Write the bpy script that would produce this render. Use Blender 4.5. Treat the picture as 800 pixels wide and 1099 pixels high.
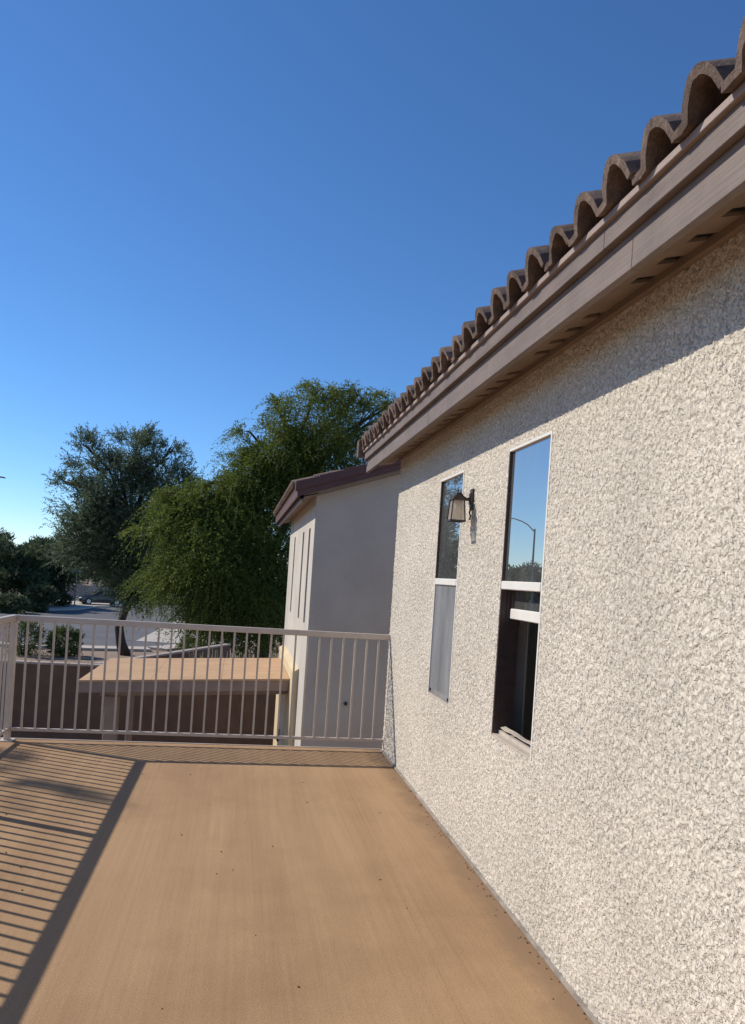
import bpy, bmesh, math, random
import numpy as np
from mathutils import Vector, Matrix

for o in list(bpy.data.objects): bpy.data.objects.remove(o)
scene = bpy.context.scene
COL = scene.collection
R_ = math.radians

# ------------------------------------------------------------------ camera
FPX, ROLL, YAW, EYE = 850.0, R_(3.75), math.atan(143 / 850.0), 4.5
PPX, PPY = 400.0, 612 + 143 * math.tan(ROLL)
FWD = Vector((math.sin(YAW), math.cos(YAW), 0)); RGT = Vector((math.cos(YAW), -math.sin(YAW), 0)); UP = Vector((0, 0, 1))
cr = RGT * math.cos(ROLL) + UP * math.sin(ROLL)
cu = UP * math.cos(ROLL) - RGT * math.sin(ROLL)
cam_d = bpy.data.cameras.new('camera'); cam = bpy.data.objects.new('camera', cam_d); COL.objects.link(cam)
cam.matrix_world = Matrix(((cr.x, cu.x, -FWD.x, 0), (cr.y, cu.y, -FWD.y, 0), (cr.z, cu.z, -FWD.z, EYE), (0, 0, 0, 1)))
cam_d.sensor_fit = 'VERTICAL'; cam_d.sensor_height = 36.0
cam_d.lens = FPX / 1099 * 36.0
cam_d.shift_y = (PPY - 549.5) / 1099.0
cam_d.clip_start = 0.05; cam_d.clip_end = 6000
scene.camera = cam

# ------------------------------------------------------------------ light
SUN_DIR = Vector((-1.17, 0.61, 1.04)).normalized()        # towards the sun
world = bpy.data.worlds.new('World'); scene.world = world; world.use_nodes = True
nt = world.node_tree; bg = nt.nodes['Background']
sky = nt.nodes.new('ShaderNodeTexSky'); sky.sky_type = 'NISHITA'; sky.sun_disc = False
sky.sun_elevation = math.asin(SUN_DIR.z)
sky.sun_rotation = math.atan2(SUN_DIR.x, SUN_DIR.y)
sky.air_density = 1.0; sky.dust_density = 0.0; sky.ozone_density = 8.0; sky.altitude = 1500
hsv = nt.nodes.new('ShaderNodeHueSaturation'); hsv.inputs['Saturation'].default_value = 1.07
nt.links.new(sky.outputs[0], hsv.inputs['Color']); nt.links.new(hsv.outputs[0], bg.inputs[0]); bg.inputs[1].default_value = 0.148
sun_d = bpy.data.lights.new('sun', 'SUN'); sun = bpy.data.objects.new('sun', sun_d); COL.objects.link(sun)
sun_d.energy = 4.5; sun_d.angle = R_(0.53); sun_d.color = (1.0, 0.93, 0.82)
sun.rotation_euler = SUN_DIR.to_track_quat('Z', 'Y').to_euler(); sun.location = (-20, 10, 30)
vs = scene.view_settings
vs.view_transform = 'Standard'; vs.look = 'None'; vs.exposure = 0.0; vs.gamma = 1.0; vs.use_curve_mapping = False
scene.render.engine = 'CYCLES'

# ------------------------------------------------------------------ helpers
def ray(px, py):
    dx, dy = px - PPX, py - PPY
    a = dx * math.cos(ROLL) + dy * math.sin(ROLL); v = -dx * math.sin(ROLL) + dy * math.cos(ROLL)
    return RGT * (a / FPX) + FWD + Vector((0, 0, -v / FPX))
ORG = Vector((0, 0, EYE))
def on_z(px, py, z=0.0):
    d = ray(px, py); return ORG + d * ((z - EYE) / d.z)
def on_y(px, py, y):
    d = ray(px, py); return ORG + d * (y / d.y)

def mat(name, build):
    m = bpy.data.materials.new(name); m.use_nodes = True
    n = m.node_tree; b = n.nodes['Principled BSDF']
    build(n, b); return m
def noise(n, scale, detail=4, rough=0.55, vec=None, stretch=None):
    t = n.nodes.new('ShaderNodeTexNoise'); t.inputs['Scale'].default_value = scale
    t.inputs['Detail'].default_value = detail; t.inputs['Roughness'].default_value = rough
    if vec is None:
        c = n.nodes.new('ShaderNodeNewGeometry'); vec = c.outputs['Position']
    if stretch:
        mp = n.nodes.new('ShaderNodeMapping'); mp.inputs['Scale'].default_value = stretch
        n.links.new(vec, mp.inputs[0]); vec = mp.outputs[0]
    n.links.new(vec, t.inputs['Vector']); return t
def ramp(n, fac, stops):
    r = n.nodes.new('ShaderNodeValToRGB'); e = r.color_ramp.elements
    while len(e) < len(stops): e.new(0.5)
    for i, (p, c) in enumerate(stops): e[i].position = p; e[i].color = (*c, 1)
    n.links.new(fac, r.inputs[0]); return r
def bump(n, b, h, strength=0.3, dist=0.01):
    bp = n.nodes.new('ShaderNodeBump'); bp.inputs['Strength'].default_value = strength; bp.inputs['Distance'].default_value = dist
    n.links.new(h, bp.inputs['Height']); n.links.new(bp.outputs[0], b.inputs['Normal']); return bp
def mixc(n, fac, a, b_, mode='MIX', f=None):
    m = n.nodes.new('ShaderNodeMix'); m.data_type = 'RGBA'; m.blend_type = mode
    if fac is not None: n.links.new(fac, m.inputs[0])
    else: m.inputs[0].default_value = f
    for s, k in ((a, 6), (b_, 7)):
        if isinstance(s, tuple): m.inputs[k].default_value = (*s, 1)
        else: n.links.new(s, m.inputs[k])
    return m.outputs[2]
def simple(name, col, rough=0.6, var=0.12, scale=8, bs=0.15, bscale=None, metal=0.0, spec=0.4, bd=0.004):
    def f(n, b):
        t = noise(n, scale, 5)
        lo = tuple(c * (1 - var) for c in col); hi = tuple(min(1, c * (1 + var)) for c in col)
        r = ramp(n, t.outputs[0], [(0.3, lo), (0.7, hi)])
        n.links.new(r.outputs[0], b.inputs['Base Color'])
        b.inputs['Roughness'].default_value = rough; b.inputs['Metallic'].default_value = metal
        b.inputs['Specular IOR Level'].default_value = spec
        if bs: bump(n, b, noise(n, bscale or scale * 6, 3).outputs[0], bs, bd)
    return mat(name, f)

M = {}
def stucco(name, col, bscale=130, bs=0.6, lace=False):
    def f(n, b):
        t = noise(n, 1.3, 6, 0.6); t2 = noise(n, 60, 3)
        a = ramp(n, t.outputs[0], [(0.3, tuple(c * 0.88 for c in col)), (0.7, tuple(c * 1.05 for c in col))]).outputs[0]
        g = ramp(n, t2.outputs[0], [(0.3, (0.86, 0.84, 0.82)), (0.65, (1, 1, 1))]).outputs[0]
        n.links.new(mixc(n, None, a, g, 'MULTIPLY', 1.0), b.inputs['Base Color'])
        b.inputs['Roughness'].default_value = 0.92; b.inputs['Specular IOR Level'].default_value = 0.15
        fine = noise(n, bscale, 4, 0.7)
        if not lace:
            bump(n, b, fine.outputs[0], bs, 0.004); return
        def stepped(scale, lo, hi, dist):
            q = noise(n, scale, 3.0, 0.55); q.inputs['Distortion'].default_value = dist
            return ramp(n, q.outputs[0], [(lo, (0, 0, 0)), (hi, (1, 1, 1))]).outputs[0]
        h = mixc(n, None, mixc(n, None, stepped(33, 0.455, 0.485, 0.7), stepped(58, 0.47, 0.51, 0.5), 'MIX', 0.42), fine.outputs[0], 'MIX', 0.10)
        bump(n, b, h, 1.0, 0.0125)
    return mat(name, f)
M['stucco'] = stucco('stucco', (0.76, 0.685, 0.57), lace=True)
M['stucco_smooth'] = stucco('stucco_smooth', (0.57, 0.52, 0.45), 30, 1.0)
M['stucco_warm_bounce'] = stucco('stucco_warm_bounce', (0.66, 0.53, 0.33), 60, 0.5)  # wing stucco with warm bounce light from the patio put into the colour
def wood(name, col):
    def f(n, b):
        g = noise(n, 1.0, 6, 0.7, stretch=(90, 2.2, 90)); p = noise(n, 3.5, 6, 0.7)
        a = ramp(n, g.outputs[0], [(0.3, tuple(c * 0.82 for c in col)), (0.7, tuple(c * 1.14 for c in col))]).outputs[0]
        w = ramp(n, p.outputs[0], [(0.32, (0.78, 0.78, 0.78)), (0.55, (1, 1, 1)), (0.72, (1.12, 1.1, 1.08))]).outputs[0]
        n.links.new(mixc(n, None, a, w, 'MULTIPLY', 1.0), b.inputs['Base Color']); b.inputs['Roughness'].default_value = 0.65; b.inputs['Specular IOR Level'].default_value = 0.3
        bump(n, b, g.outputs[0], 0.5, 0.004)
    return mat(name, f)
M['taupe'] = wood('taupe_paint', (0.185, 0.140, 0.117))
M['taupe2'] = wood('taupe_paint_faded', (0.200, 0.154, 0.128))
M['taupe3'] = simple('taupe_paint_batten', (0.30, 0.225, 0.19), 0.62, 0.12, 6, 0.3, 90, bd=0.003)
M['maroon'] = simple('maroon_paint', (0.11, 0.047, 0.04), 0.55, 0.15, 4, 0.2, 60)
M['soffit'] = simple('soffit_paint', (0.25, 0.18, 0.13), 0.75, 0.15, 4, 0.3, 60)
M['rail'] = simple('rail_powder_coat', (0.58, 0.495, 0.405), 0.42, 0.07, 12, 0.05, 200)
M['vinyl'] = simple('white_vinyl', (0.74, 0.70, 0.62), 0.4, 0.05, 10, 0.0)
M['sill'] = simple('sill_paint', (0.50, 0.43, 0.35), 0.6, 0.12, 20, 0.2, 120)
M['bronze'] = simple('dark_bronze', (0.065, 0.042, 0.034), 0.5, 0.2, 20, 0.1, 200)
M['iron'] = simple('black_iron', (0.045, 0.032, 0.025), 0.45, 0.3, 30, 0.2, 200)
M['interior'] = simple('interior_paint', (0.72, 0.68, 0.63), 0.8, 0.05, 3, 0.0)
M['curtain'] = simple('curtain_cloth', (0.80, 0.76, 0.73), 0.9, 0.06, 6, 0.2, 300)
M['tagbrown'] = simple('brown_card', (0.25, 0.16, 0.08), 0.8)
M['patio_roof'] = simple('patio_roof_coating', (0.50, 0.315, 0.175), 0.8, 0.10, 2.5, 0.3, 60)
M['patio_wood'] = simple('patio_wood_paint', (0.30, 0.215, 0.17), 0.7, 0.12, 5, 0.3, 60)
M['gwall'] = simple('garden_wall_block', (0.17, 0.102, 0.068), 0.9, 0.16, 3, 0.5, 40, bd=0.01)
M['gcap'] = simple('garden_wall_cap', (0.42, 0.34, 0.28), 0.9, 0.1, 3, 0.4, 30)
M['concrete'] = simple('concrete', (0.50, 0.44, 0.37), 0.9, 0.10, 0.9, 0.3, 30)
M['asphalt'] = simple('asphalt', (0.125, 0.12, 0.12), 0.85, 0.14, 0.35, 0.5, 40)
M['bark'] = simple('bark', (0.075, 0.05, 0.035), 0.9, 0.35, 9, 0.8, 30, bd=0.03)
M['steel'] = simple('galvanised_steel', (0.20, 0.20, 0.20), 0.5, 0.1, 6, 0.05, metal=0.3)
M['signwhite'] = simple('sign_face', (0.55, 0.56, 0.55), 0.5, 0.05)
M['carpaint'] = simple('car_paint_dark', (0.03, 0.032, 0.04), 0.22, 0.05, 3, 0.0, spec=0.6)
M['rubber'] = simple('rubber', (0.02, 0.02, 0.02), 0.8)
M['alloy'] = simple('alloy', (0.5, 0.5, 0.5), 0.35, metal=0.8)
M['pale_wall'] = simple('pale_block_wall', (0.40, 0.36, 0.33), 0.9, 0.1, 1.5, 0.3, 20)
M['specks'] = simple('leaf_crumbs', (0.06, 0.035, 0.02), 0.9, 0.4, 40)
M['flashing'] = simple('grey_flashing', (0.30, 0.26, 0.22), 0.8, 0.3, 14, 0.5, 90)
M['pipe'] = simple('vent_pipe', (0.36, 0.27, 0.21), 0.7)
M['drystalk'] = simple('dry_stalks', (0.55, 0.45, 0.28), 0.9, 0.2, 4)

def f_deck(n, b):
    t = noise(n, 1.0, 5, 0.6, stretch=(5.0, 0.35, 1)); t2 = noise(n, 0.9, 6, 0.65); t3 = noise(n, 170, 3, 0.75)
    a = ramp(n, t.outputs[0], [(0.30, (0.365, 0.230, 0.126)), (0.70, (0.44, 0.283, 0.158))]).outputs[0]
    s = ramp(n, t2.outputs[0], [(0.30, (0.82, 0.80, 0.78)), (0.55, (1, 1, 1))]).outputs[0]
    g = ramp(n, t3.outputs[0], [(0.32, (0.70, 0.69, 0.68)), (0.5, (0.98, 0.98, 0.98)), (0.70, (1.18, 1.17, 1.15))]).outputs[0]
    st = ramp(n, noise(n, 1.0, 4, 0.6, stretch=(55.0, 0.7, 1)).outputs[0], [(0.3, (0.935, 0.93, 0.925)), (0.6, (1.02, 1.02, 1.02))]).outputs[0]
    c = mixc(n, None, mixc(n, None, mixc(n, None, a, s, 'MULTIPLY', 1.0), st, 'MULTIPLY', 1.0), g, 'MULTIPLY', 1.0)
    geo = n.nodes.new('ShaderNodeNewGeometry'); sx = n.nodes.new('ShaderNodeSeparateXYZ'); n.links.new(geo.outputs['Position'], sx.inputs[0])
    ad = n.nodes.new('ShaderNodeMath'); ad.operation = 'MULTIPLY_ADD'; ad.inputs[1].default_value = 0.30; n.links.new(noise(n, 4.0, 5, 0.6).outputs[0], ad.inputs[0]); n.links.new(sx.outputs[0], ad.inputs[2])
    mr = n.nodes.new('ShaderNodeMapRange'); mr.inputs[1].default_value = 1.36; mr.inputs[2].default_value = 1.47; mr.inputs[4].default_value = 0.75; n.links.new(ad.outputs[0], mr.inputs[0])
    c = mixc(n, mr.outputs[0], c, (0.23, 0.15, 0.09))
    n.links.new(c, b.inputs['Base Color'])
    b.inputs['Roughness'].default_value = 0.9; b.inputs['Specular IOR Level'].default_value = 0.15
    mx = n.nodes.new('ShaderNodeMath'); mx.operation = 'ADD'
    w = noise(n, 1.0, 3, 0.5, stretch=(9.0, 0.8, 1)); sc = n.nodes.new('ShaderNodeMath'); sc.operation = 'MULTIPLY'; sc.inputs[1].default_value = 3.0
    n.links.new(w.outputs[0], sc.inputs[0]); n.links.new(sc.outputs[0], mx.inputs[0]); n.links.new(t3.outputs[0], mx.inputs[1])
    bump(n, b, mx.outputs[0], 0.45, 0.003)
M['deck'] = mat('deck_coating', f_deck)

def f_tile(n, b):
    oi = n.nodes.new('ShaderNodeObjectInfo'); t = noise(n, 22, 5, 0.7); t2 = noise(n, 95, 4, 0.8)
    a = ramp(n, oi.outputs['Random'], [(0.0, (0.135, 0.092, 0.070)), (1.0, (0.235, 0.170, 0.135))]).outputs[0]
    s = ramp(n, t.outputs[0], [(0.3, (0.55, 0.53, 0.52)), (0.7, (1.5, 1.45, 1.38))]).outputs[0]
    n.links.new(mixc(n, None, a, s, 'MULTIPLY', 1.0), b.inputs['Base Color'])
    b.inputs['Roughness'].default_value = 0.82; b.inputs['Specular IOR Level'].default_value = 0.4
    bump(n, b, t2.outputs[0], 1.0, 0.010)
M['tile'] = mat('concrete_tile', f_tile)

def f_ground(n, b):
    t = noise(n, 0.25, 8, 0.65); t2 = noise(n, 7, 4)
    a = ramp(n, t.outputs[0], [(0.3, (0.24, 0.165, 0.115)), (0.7, (0.34, 0.25, 0.18))]).outputs[0]
    s = ramp(n, t2.outputs[0], [(0.3, (0.7, 0.7, 0.7)), (0.7, (1.1, 1.1, 1.1))]).outputs[0]
    n.links.new(mixc(n, None, a, s, 'MULTIPLY', 1.0), b.inputs['Base Color'])
    b.inputs['Roughness'].default_value = 0.95; bump(n, b, t2.outputs[0], 0.6, 0.03)
M['ground'] = mat('desert_ground', f_ground)

def f_glass(n, b):
    out = n.nodes['Material Output']; n.nodes.remove(b)
    fr = n.nodes.new('ShaderNodeFresnel'); fr.inputs[0].default_value = 1.55
    tr = n.nodes.new('ShaderNodeBsdfTransparent'); tr.inputs[0].default_value = (0.42, 0.45, 0.46, 1)
    gl = n.nodes.new('ShaderNodeBsdfGlossy'); gl.inputs['Roughness'].default_value = 0.0; gl.inputs['Color'].default_value = (0.60, 0.58, 0.55, 1)
    tn = noise(n, 1.6, 2); bp = n.nodes.new('ShaderNodeBump'); bp.inputs['Strength'].default_value = 0.02; bp.inputs['Distance'].default_value = 0.01
    n.links.new(tn.outputs[0], bp.inputs['Height']); n.links.new(bp.outputs[0], gl.inputs['Normal'])
    mx = n.nodes.new('ShaderNodeMixShader')
    n.links.new(fr.outputs[0], mx.inputs[0]); n.links.new(tr.outputs[0], mx.inputs[1]); n.links.new(gl.outputs[0], mx.inputs[2])
    # thin film of dust on the outside
    df = n.nodes.new('ShaderNodeBsdfDiffuse'); df.inputs[0].default_value = (0.40, 0.40, 0.40, 1)
    d = ramp(n, noise(n, 5, 6, 0.7, stretch=(1, 1, 0.25)).outputs[0], [(0.30, (0.07,) * 3), (0.75, (0.20,) * 3)])
    m2 = n.nodes.new('ShaderNodeMixShader'); n.links.new(d.outputs[0], m2.inputs[0]); n.links.new(mx.outputs[0], m2.inputs[1]); n.links.new(df.outputs[0], m2.inputs[2])
    n.links.new(m2.outputs[0], out.inputs[0])
M['glass'] = mat('window_glass', f_glass)
def f_screen(n, b):
    out = n.nodes['Material Output']
    b.inputs['Base Color'].default_value = (0.27, 0.27, 0.27, 1); b.inputs['Roughness'].default_value = 0.6
    tr = n.nodes.new('ShaderNodeBsdfTransparent'); mx = n.nodes.new('ShaderNodeMixShader')
    r = ramp(n, noise(n, 6, 5, 0.6, stretch=(1, 1, 0.3)).outputs[0], [(0.3, (0.5,) * 3), (0.7, (0.85,) * 3)])
    n.links.new(r.outputs[0], mx.inputs[0]); n.links.new(tr.outputs[0], mx.inputs[1]); n.links.new(b.outputs[0], mx.inputs[2]); n.links.new(mx.outputs[0], out.inputs[0])
M['screen'] = mat('insect_screen', f_screen)
def f_lglass(n, b):
    out = n.nodes['Material Output']
    tl = n.nodes.new('ShaderNodeBsdfTranslucent'); tl.inputs[0].default_value = (0.85, 0.78, 0.68, 1)
    df = n.nodes.new('ShaderNodeBsdfTransparent'); df.inputs[0].default_value = (0.9, 0.85, 0.78, 1)
    b.inputs['Base Color'].default_value = (0.62, 0.54, 0.45, 1); b.inputs['Roughness'].default_value = 0.25
    m1 = n.nodes.new('ShaderNodeMixShader'); m1.inputs[0].default_value = 0.4
    m2 = n.nodes.new('ShaderNodeMixShader'); m2.inputs[0].default_value = 0.45
    n.links.new(b.outputs[0], m1.inputs[1]); n.links.new(tl.outputs[0], m1.inputs[2])
    n.links.new(m1.outputs[0], m2.inputs[1]); n.links.new(df.outputs[0], m2.inputs[2]); n.links.new(m2.outputs[0], out.inputs[0])
M['lglass'] = mat('lantern_glass', f_lglass)
def leafmat(name, c0, c1, trans=0.35):
    def f(n, b):
        out = n.nodes['Material Output']; at = n.nodes.new('ShaderNodeAttribute'); at.attribute_name = 'tone'
        c = ramp(n, at.outputs['Fac'], [(0.0, c0), (1.0, c1)]).outputs[0]
        n.links.new(c, b.inputs['Base Color']); b.inputs['Roughness'].default_value = 0.6; b.inputs['Specular IOR Level'].default_value = 0.3
        tl = n.nodes.new('ShaderNodeBsdfTranslucent'); n.links.new(c, tl.inputs[0])
        mx = n.nodes.new('ShaderNodeMixShader'); mx.inputs[0].default_value = trans
        n.links.new(b.outputs[0], mx.inputs[1]); n.links.new(tl.outputs[0], mx.inputs[2]); n.links.new(mx.outputs[0], out.inputs[0])
    return mat(name, f)
M['leaf_acacia'] = leafmat('leaf_acacia', (0.068, 0.10, 0.054), (0.185, 0.23, 0.13))
M['leaf_mesquite'] = leafmat('leaf_mesquite', (0.058, 0.093, 0.016), (0.22, 0.262, 0.052), 0.45)
M['leaf_dark'] = leafmat('leaf_dark', (0.05, 0.075, 0.034), (0.135, 0.165, 0.075))
M['leaf_bush'] = leafmat('leaf_bush', (0.05, 0.08, 0.02), (0.13, 0.17, 0.05))

def link(name, me, m=None, parent=None):
    o = bpy.data.objects.new(name, me); COL.objects.link(o)
    if m and me and not me.materials: me.materials.append(M[m])
    if parent is not None: o.parent = parent
    return o
def tag(o, label=None, cat=None, group=None, kind=None):
    if label: o['label'] = label
    if cat: o['category'] = cat
    if group: o['group'] = group
    if kind: o['kind'] = kind
    return o
def empty(name, loc=(0, 0, 0), label=None, cat=None, group=None):
    o = bpy.data.objects.new(name, None); COL.objects.link(o); o.location = loc; o.empty_display_size = 0.1
    return tag(o, label, cat, group)
def rel(o, child):
    """keep a child built in world coordinates in place under an Empty that only has a location"""
    child.matrix_parent_inverse = Matrix.Translation(-Vector(o.location)); return child
class MB:
    def __init__(s): s.bm = bmesh.new()
    def box(s, x0, x1, y0, y1, z0, z1):
        v = [s.bm.verts.new(p) for p in ((x0,y0,z0),(x1,y0,z0),(x1,y1,z0),(x0,y1,z0),(x0,y0,z1),(x1,y0,z1),(x1,y1,z1),(x0,y1,z1))]
        for q in ((0,3,2,1),(4,5,6,7),(0,1,5,4),(1,2,6,5),(2,3,7,6),(3,0,4,7)): s.bm.faces.new([v[i] for i in q])
        return s
    def hexa(s, pts):
        v = [s.bm.verts.new(p) for p in pts]
        for q in ((0,3,2,1),(4,5,6,7),(0,1,5,4),(1,2,6,5),(2,3,7,6),(3,0,4,7)): s.bm.faces.new([v[i] for i in q])
        return s
    def quad(s, *pts):
        s.bm.faces.new([s.bm.verts.new(p) for p in pts]); return s
    def prism(s, poly, axis, a, b):
        """poly of 2-D points extruded along axis from a to b"""
        def P(p, t):
            return {'x': (t, p[0], p[1]), 'y': (p[0], t, p[1]), 'z': (p[0], p[1], t)}[axis]
        A = [s.bm.verts.new(P(p, a)) for p in poly]; B = [s.bm.verts.new(P(p, b)) for p in poly]
        s.bm.faces.new(A); s.bm.faces.new(B[::-1])
        for i in range(len(poly)):
            j = (i + 1) % len(poly); s.bm.faces.new((A[i], B[i], B[j], A[j]))
        return s
    def tube(s, pts, rads, n=8, cap=True):
        pts = [Vector(p) for p in pts]; rings = []
        for i, p in enumerate(pts):
            d = (pts[min(i + 1, len(pts) - 1)] - pts[max(i - 1, 0)]).normalized()
            a = d.orthogonal().normalized() if abs(d.z) > 0.95 else d.cross(UP).normalized()
            if rings and a.dot(prev) < 0: a = -a
            prev = a; b = d.cross(a)
            r = rads[i] if hasattr(rads, '__len__') else rads
            rings.append([s.bm.verts.new(p + (a * math.cos(t) + b * math.sin(t)) * r) for t in [2 * math.pi * k / n for k in range(n)]])
        for A, B in zip(rings, rings[1:]):
            for k in range(n): s.bm.faces.new((A[k], A[(k + 1) % n], B[(k + 1) % n], B[k]))
        if cap: s.bm.faces.new(rings[0][::-1]); s.bm.faces.new(rings[-1])
        return s
    def bevel(s, w, seg=1):
        bmesh.ops.bevel(s.bm, geom=list(s.bm.edges), offset=w, segments=seg, affect='EDGES', profile=0.5); return s
    def mesh(s, name, smooth=False):
        bmesh.ops.recalc_face_normals(s.bm, faces=s.bm.faces)
        me = bpy.data.meshes.new(name); s.bm.to_mesh(me); s.bm.free()
        if smooth: me.polygons.foreach_set('use_smooth', [True] * len(me.polygons))
        return me
    def build(s, name, m, parent=None, smooth=False):
        return link(name, s.mesh(name, smooth), m, parent)
def np_mesh(name, V, F, tone=None, smooth=False):
    """V (n,3), F (m,4)"""
    me = bpy.data.meshes.new(name); k = F.shape[1]
    me.vertices.add(len(V)); me.vertices.foreach_set('co', V.astype(np.float32).ravel())
    me.loops.add(F.size); me.loops.foreach_set('vertex_index', F.astype(np.int32).ravel())
    me.polygons.add(len(F)); me.polygons.foreach_set('loop_start', np.arange(0, F.size, k, dtype=np.int32))
    if smooth: me.polygons.foreach_set('use_smooth', np.ones(len(F), dtype=bool))
    if tone is not None:
        a = me.attributes.new('tone', 'FLOAT', 'FACE'); a.data.foreach_set('value', tone.astype(np.float32))
    me.update(calc_edges=True); return me

DECK = 2.93
WX = 1.40                    # main wall plane
WEND = 7.16                  # far end of the main wall
# ================================================================== SETTING
def sheet(name, pts, z, m):
    bm = bmesh.new(); bm.faces.new([bm.verts.new((p[0], p[1], z)) for p in pts])
    bmesh.ops.recalc_face_normals(bm, faces=bm.faces)
    me = bpy.data.meshes.new(name); bm.to_mesh(me); bm.free()
    if me.polygons[0].normal.z < 0: me.flip_normals()
    return tag(link(name, me, m), kind='structure')
N = 64
sheet('ground', [(2500 * math.cos(2 * math.pi * i / N), 2500 * math.sin(2 * math.pi * i / N)) for i in range(N)], 0.0, 'ground')
G = lambda px, py: tuple(on_z(px, py, 0.0))[:2]
sheet('road', [(-90, 42.6), (-7.3, 42.6), (-4.6, 43.4), (-2.2, 47.5), (-1.0, 54), (-1.0, 150), (-12.5, 150), (-12.5, 88), (-14.0, 74), (-16.5, 69.5), (-22, 67.5), (-90, 66)], 0.004, 'asphalt')
def strip(name, pts, w, z0, h, m):
    """kerbed walk: polyline with width w to its left"""
    mb = MB(); L = []
    for i, p in enumerate(pts):
        a = Vector(pts[max(i - 1, 0)]); b = Vector(pts[min(i + 1, len(pts) - 1)]); d = (b - a).normalized()
        q = Vector((-d.y, d.x)); L.append((Vector(p), Vector(p) + q * w))
    for (a, b), (c, d) in zip(L, L[1:]):
        mb.hexa([(a.x, a.y, z0), (c.x, c.y, z0), (d.x, d.y, z0), (b.x, b.y, z0), (a.x, a.y, h), (c.x, c.y, h), (d.x, d.y, h), (b.x, b.y, h)])
    bmesh.ops.remove_doubles(mb.bm, verts=mb.bm.verts, dist=1e-4)
    return tag(mb.build(name, m), kind='structure')
strip('pavement_near', [(-4.6, 43.4), (-7.3, 42.6), (-90, 42.6)], 1.3, -0.05, 0.13, 'concrete')
strip('pavement_far', [(-90, 66), (-22, 67.5), (-16.5, 69.5), (-14.0, 74), (-12.5, 88), (-12.5, 150)], 1.5, -0.05, 0.13, 'concrete')
strip('pavement_side', [(-1.0, 150), (-1.0, 54), (-2.2, 47.5), (-4.6, 43.4)], 1.3, -0.05, 0.13, 'concrete')
def pad(name, pts, z, m):
    mb = MB().prism([(p[0], p[1]) for p in pts], 'z', -0.05, z); return tag(mb.build(name, m), kind='structure')
pad('driveway_near', [G(146, 688), G(194, 664), (2.2, 66), (1.0, 48.0), G(200, 691)], 0.014, 'concrete')
pad('driveway_far', [(-12.4, 81), (-12.6, 86.5), (-24, 90), (-24, 84.5), (-15, 79)], 0.137, 'concrete')

# ---- balcony floor (coated sheets side by side)
FX0 = -1.93
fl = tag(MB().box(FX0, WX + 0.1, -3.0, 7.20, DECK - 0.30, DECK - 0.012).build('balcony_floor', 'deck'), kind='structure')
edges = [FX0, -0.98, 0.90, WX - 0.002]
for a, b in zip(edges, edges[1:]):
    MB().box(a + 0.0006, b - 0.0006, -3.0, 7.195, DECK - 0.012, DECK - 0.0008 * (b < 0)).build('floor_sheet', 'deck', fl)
MB().box(FX0 - 0.012, WX - 0.01, 7.196, 7.212, DECK - 0.14, DECK + 0.006).build('drip_edge', 'rail', fl)
MB().box(FX0 - 0.012, FX0 + 0.001, -3.0, 7.1955, DECK - 0.14, DECK + 0.006).build('drip_edge', 'rail', fl)

# ================================================================== HOUSE
house = empty('house', (WX, WEND, 0), 'two-storey stucco house with tiled eaves, tall narrow windows and a gabled wing', 'house')
H = lambda o: rel(house, o)
WIN = [(3.515, 4.11), (4.985, 5.58)]; WZ0, WZ1 = 3.70, 5.25
# ---- main wall with its trowelled stucco relief
rng = np.random.default_rng(7)
def segs(br, step):
    out = [br[0]]
    for a, b in zip(br, br[1:]):
        k = max(1, int(round((b - a) / step))); out += list(a + (b - a) * np.arange(1, k + 1) / k)
    return np.array(out)
def bandnoise(ny, nz, step, lam, bw, seed, aniso=1.0):
    r = np.random.default_rng(seed).standard_normal((ny, nz))
    fy = np.fft.fftfreq(ny, step)[:, None] * aniso; fz = np.fft.fftfreq(nz, step)[None, :]
    k = np.sqrt(fy ** 2 + fz ** 2) * lam
    s = np.fft.ifft2(np.fft.fft2(r) * np.exp(-((np.log(np.maximum(k, 1e-6))) / bw) ** 2)).real
    return s / s.std()
STEP = 0.0040; GY0 = 0.5
ys = np.concatenate([segs([GY0, 1.75], 0.008), segs([1.75, WIN[0][0]], 0.0042)[1:], segs([WIN[0][0], WIN[0][1], WIN[1][0]], 0.0062)[1:], segs([WIN[1][0], WIN[1][1], WEND], 0.0085)[1:]])
zs = segs([DECK - 0.02, WZ0, WZ1, 5.70], 0.0043)
ny, nz = len(ys), len(zs); NY = int((WEND - GY0) / STEP) + 2
sst = lambda x, a, b: (lambda t: t * t * (3 - 2 * t))(np.clip((x - a) / (b - a), 0, 1))
b1 = bandnoise(NY, nz, STEP, 0.042, 0.40, 1); b2 = bandnoise(NY, nz, STEP, 0.027, 0.35, 2); b3 = bandnoise(NY, nz, STEP, 0.013, 0.5, 3); big = bandnoise(NY, nz, STEP, 0.4, 0.6, 4); b5 = bandnoise(NY, nz, STEP, 0.034, 0.4, 9)
b6 = bandnoise(NY, nz, STEP, 0.055, 0.45, 12)
plate = sst(0.8 * b1 + 0.6 * b2 + 0.35 * b3 + 0.25 * big, -1.25, -0.85)     # trowelled flats with torn edges
line = lambda b, w: np.exp(-((b + 0.22 * b3) / w) ** 2)
worm = np.maximum(line(b5, 0.17) * sst(b1 + 0.4 * big, -1.0, 0.0), line(b6, 0.12) * sst(b2 - 0.3 * big, -0.9, 0.1))   # worm tracks
relief = 0.0036 * sst(0.8 * b1 + 0.6 * b2 + 0.3 * b3, -0.35, -0.05) - 0.0030 * worm * plate + 0.0003 * b3 + 0.0005 * big
ii = np.clip(((ys - GY0) / STEP), 0, NY - 1.001); i0 = ii.astype(int); fr_ = (ii - i0)[:, None]
relief = relief[i0] * (1 - fr_) + relief[i0 + 1] * fr_
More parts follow.
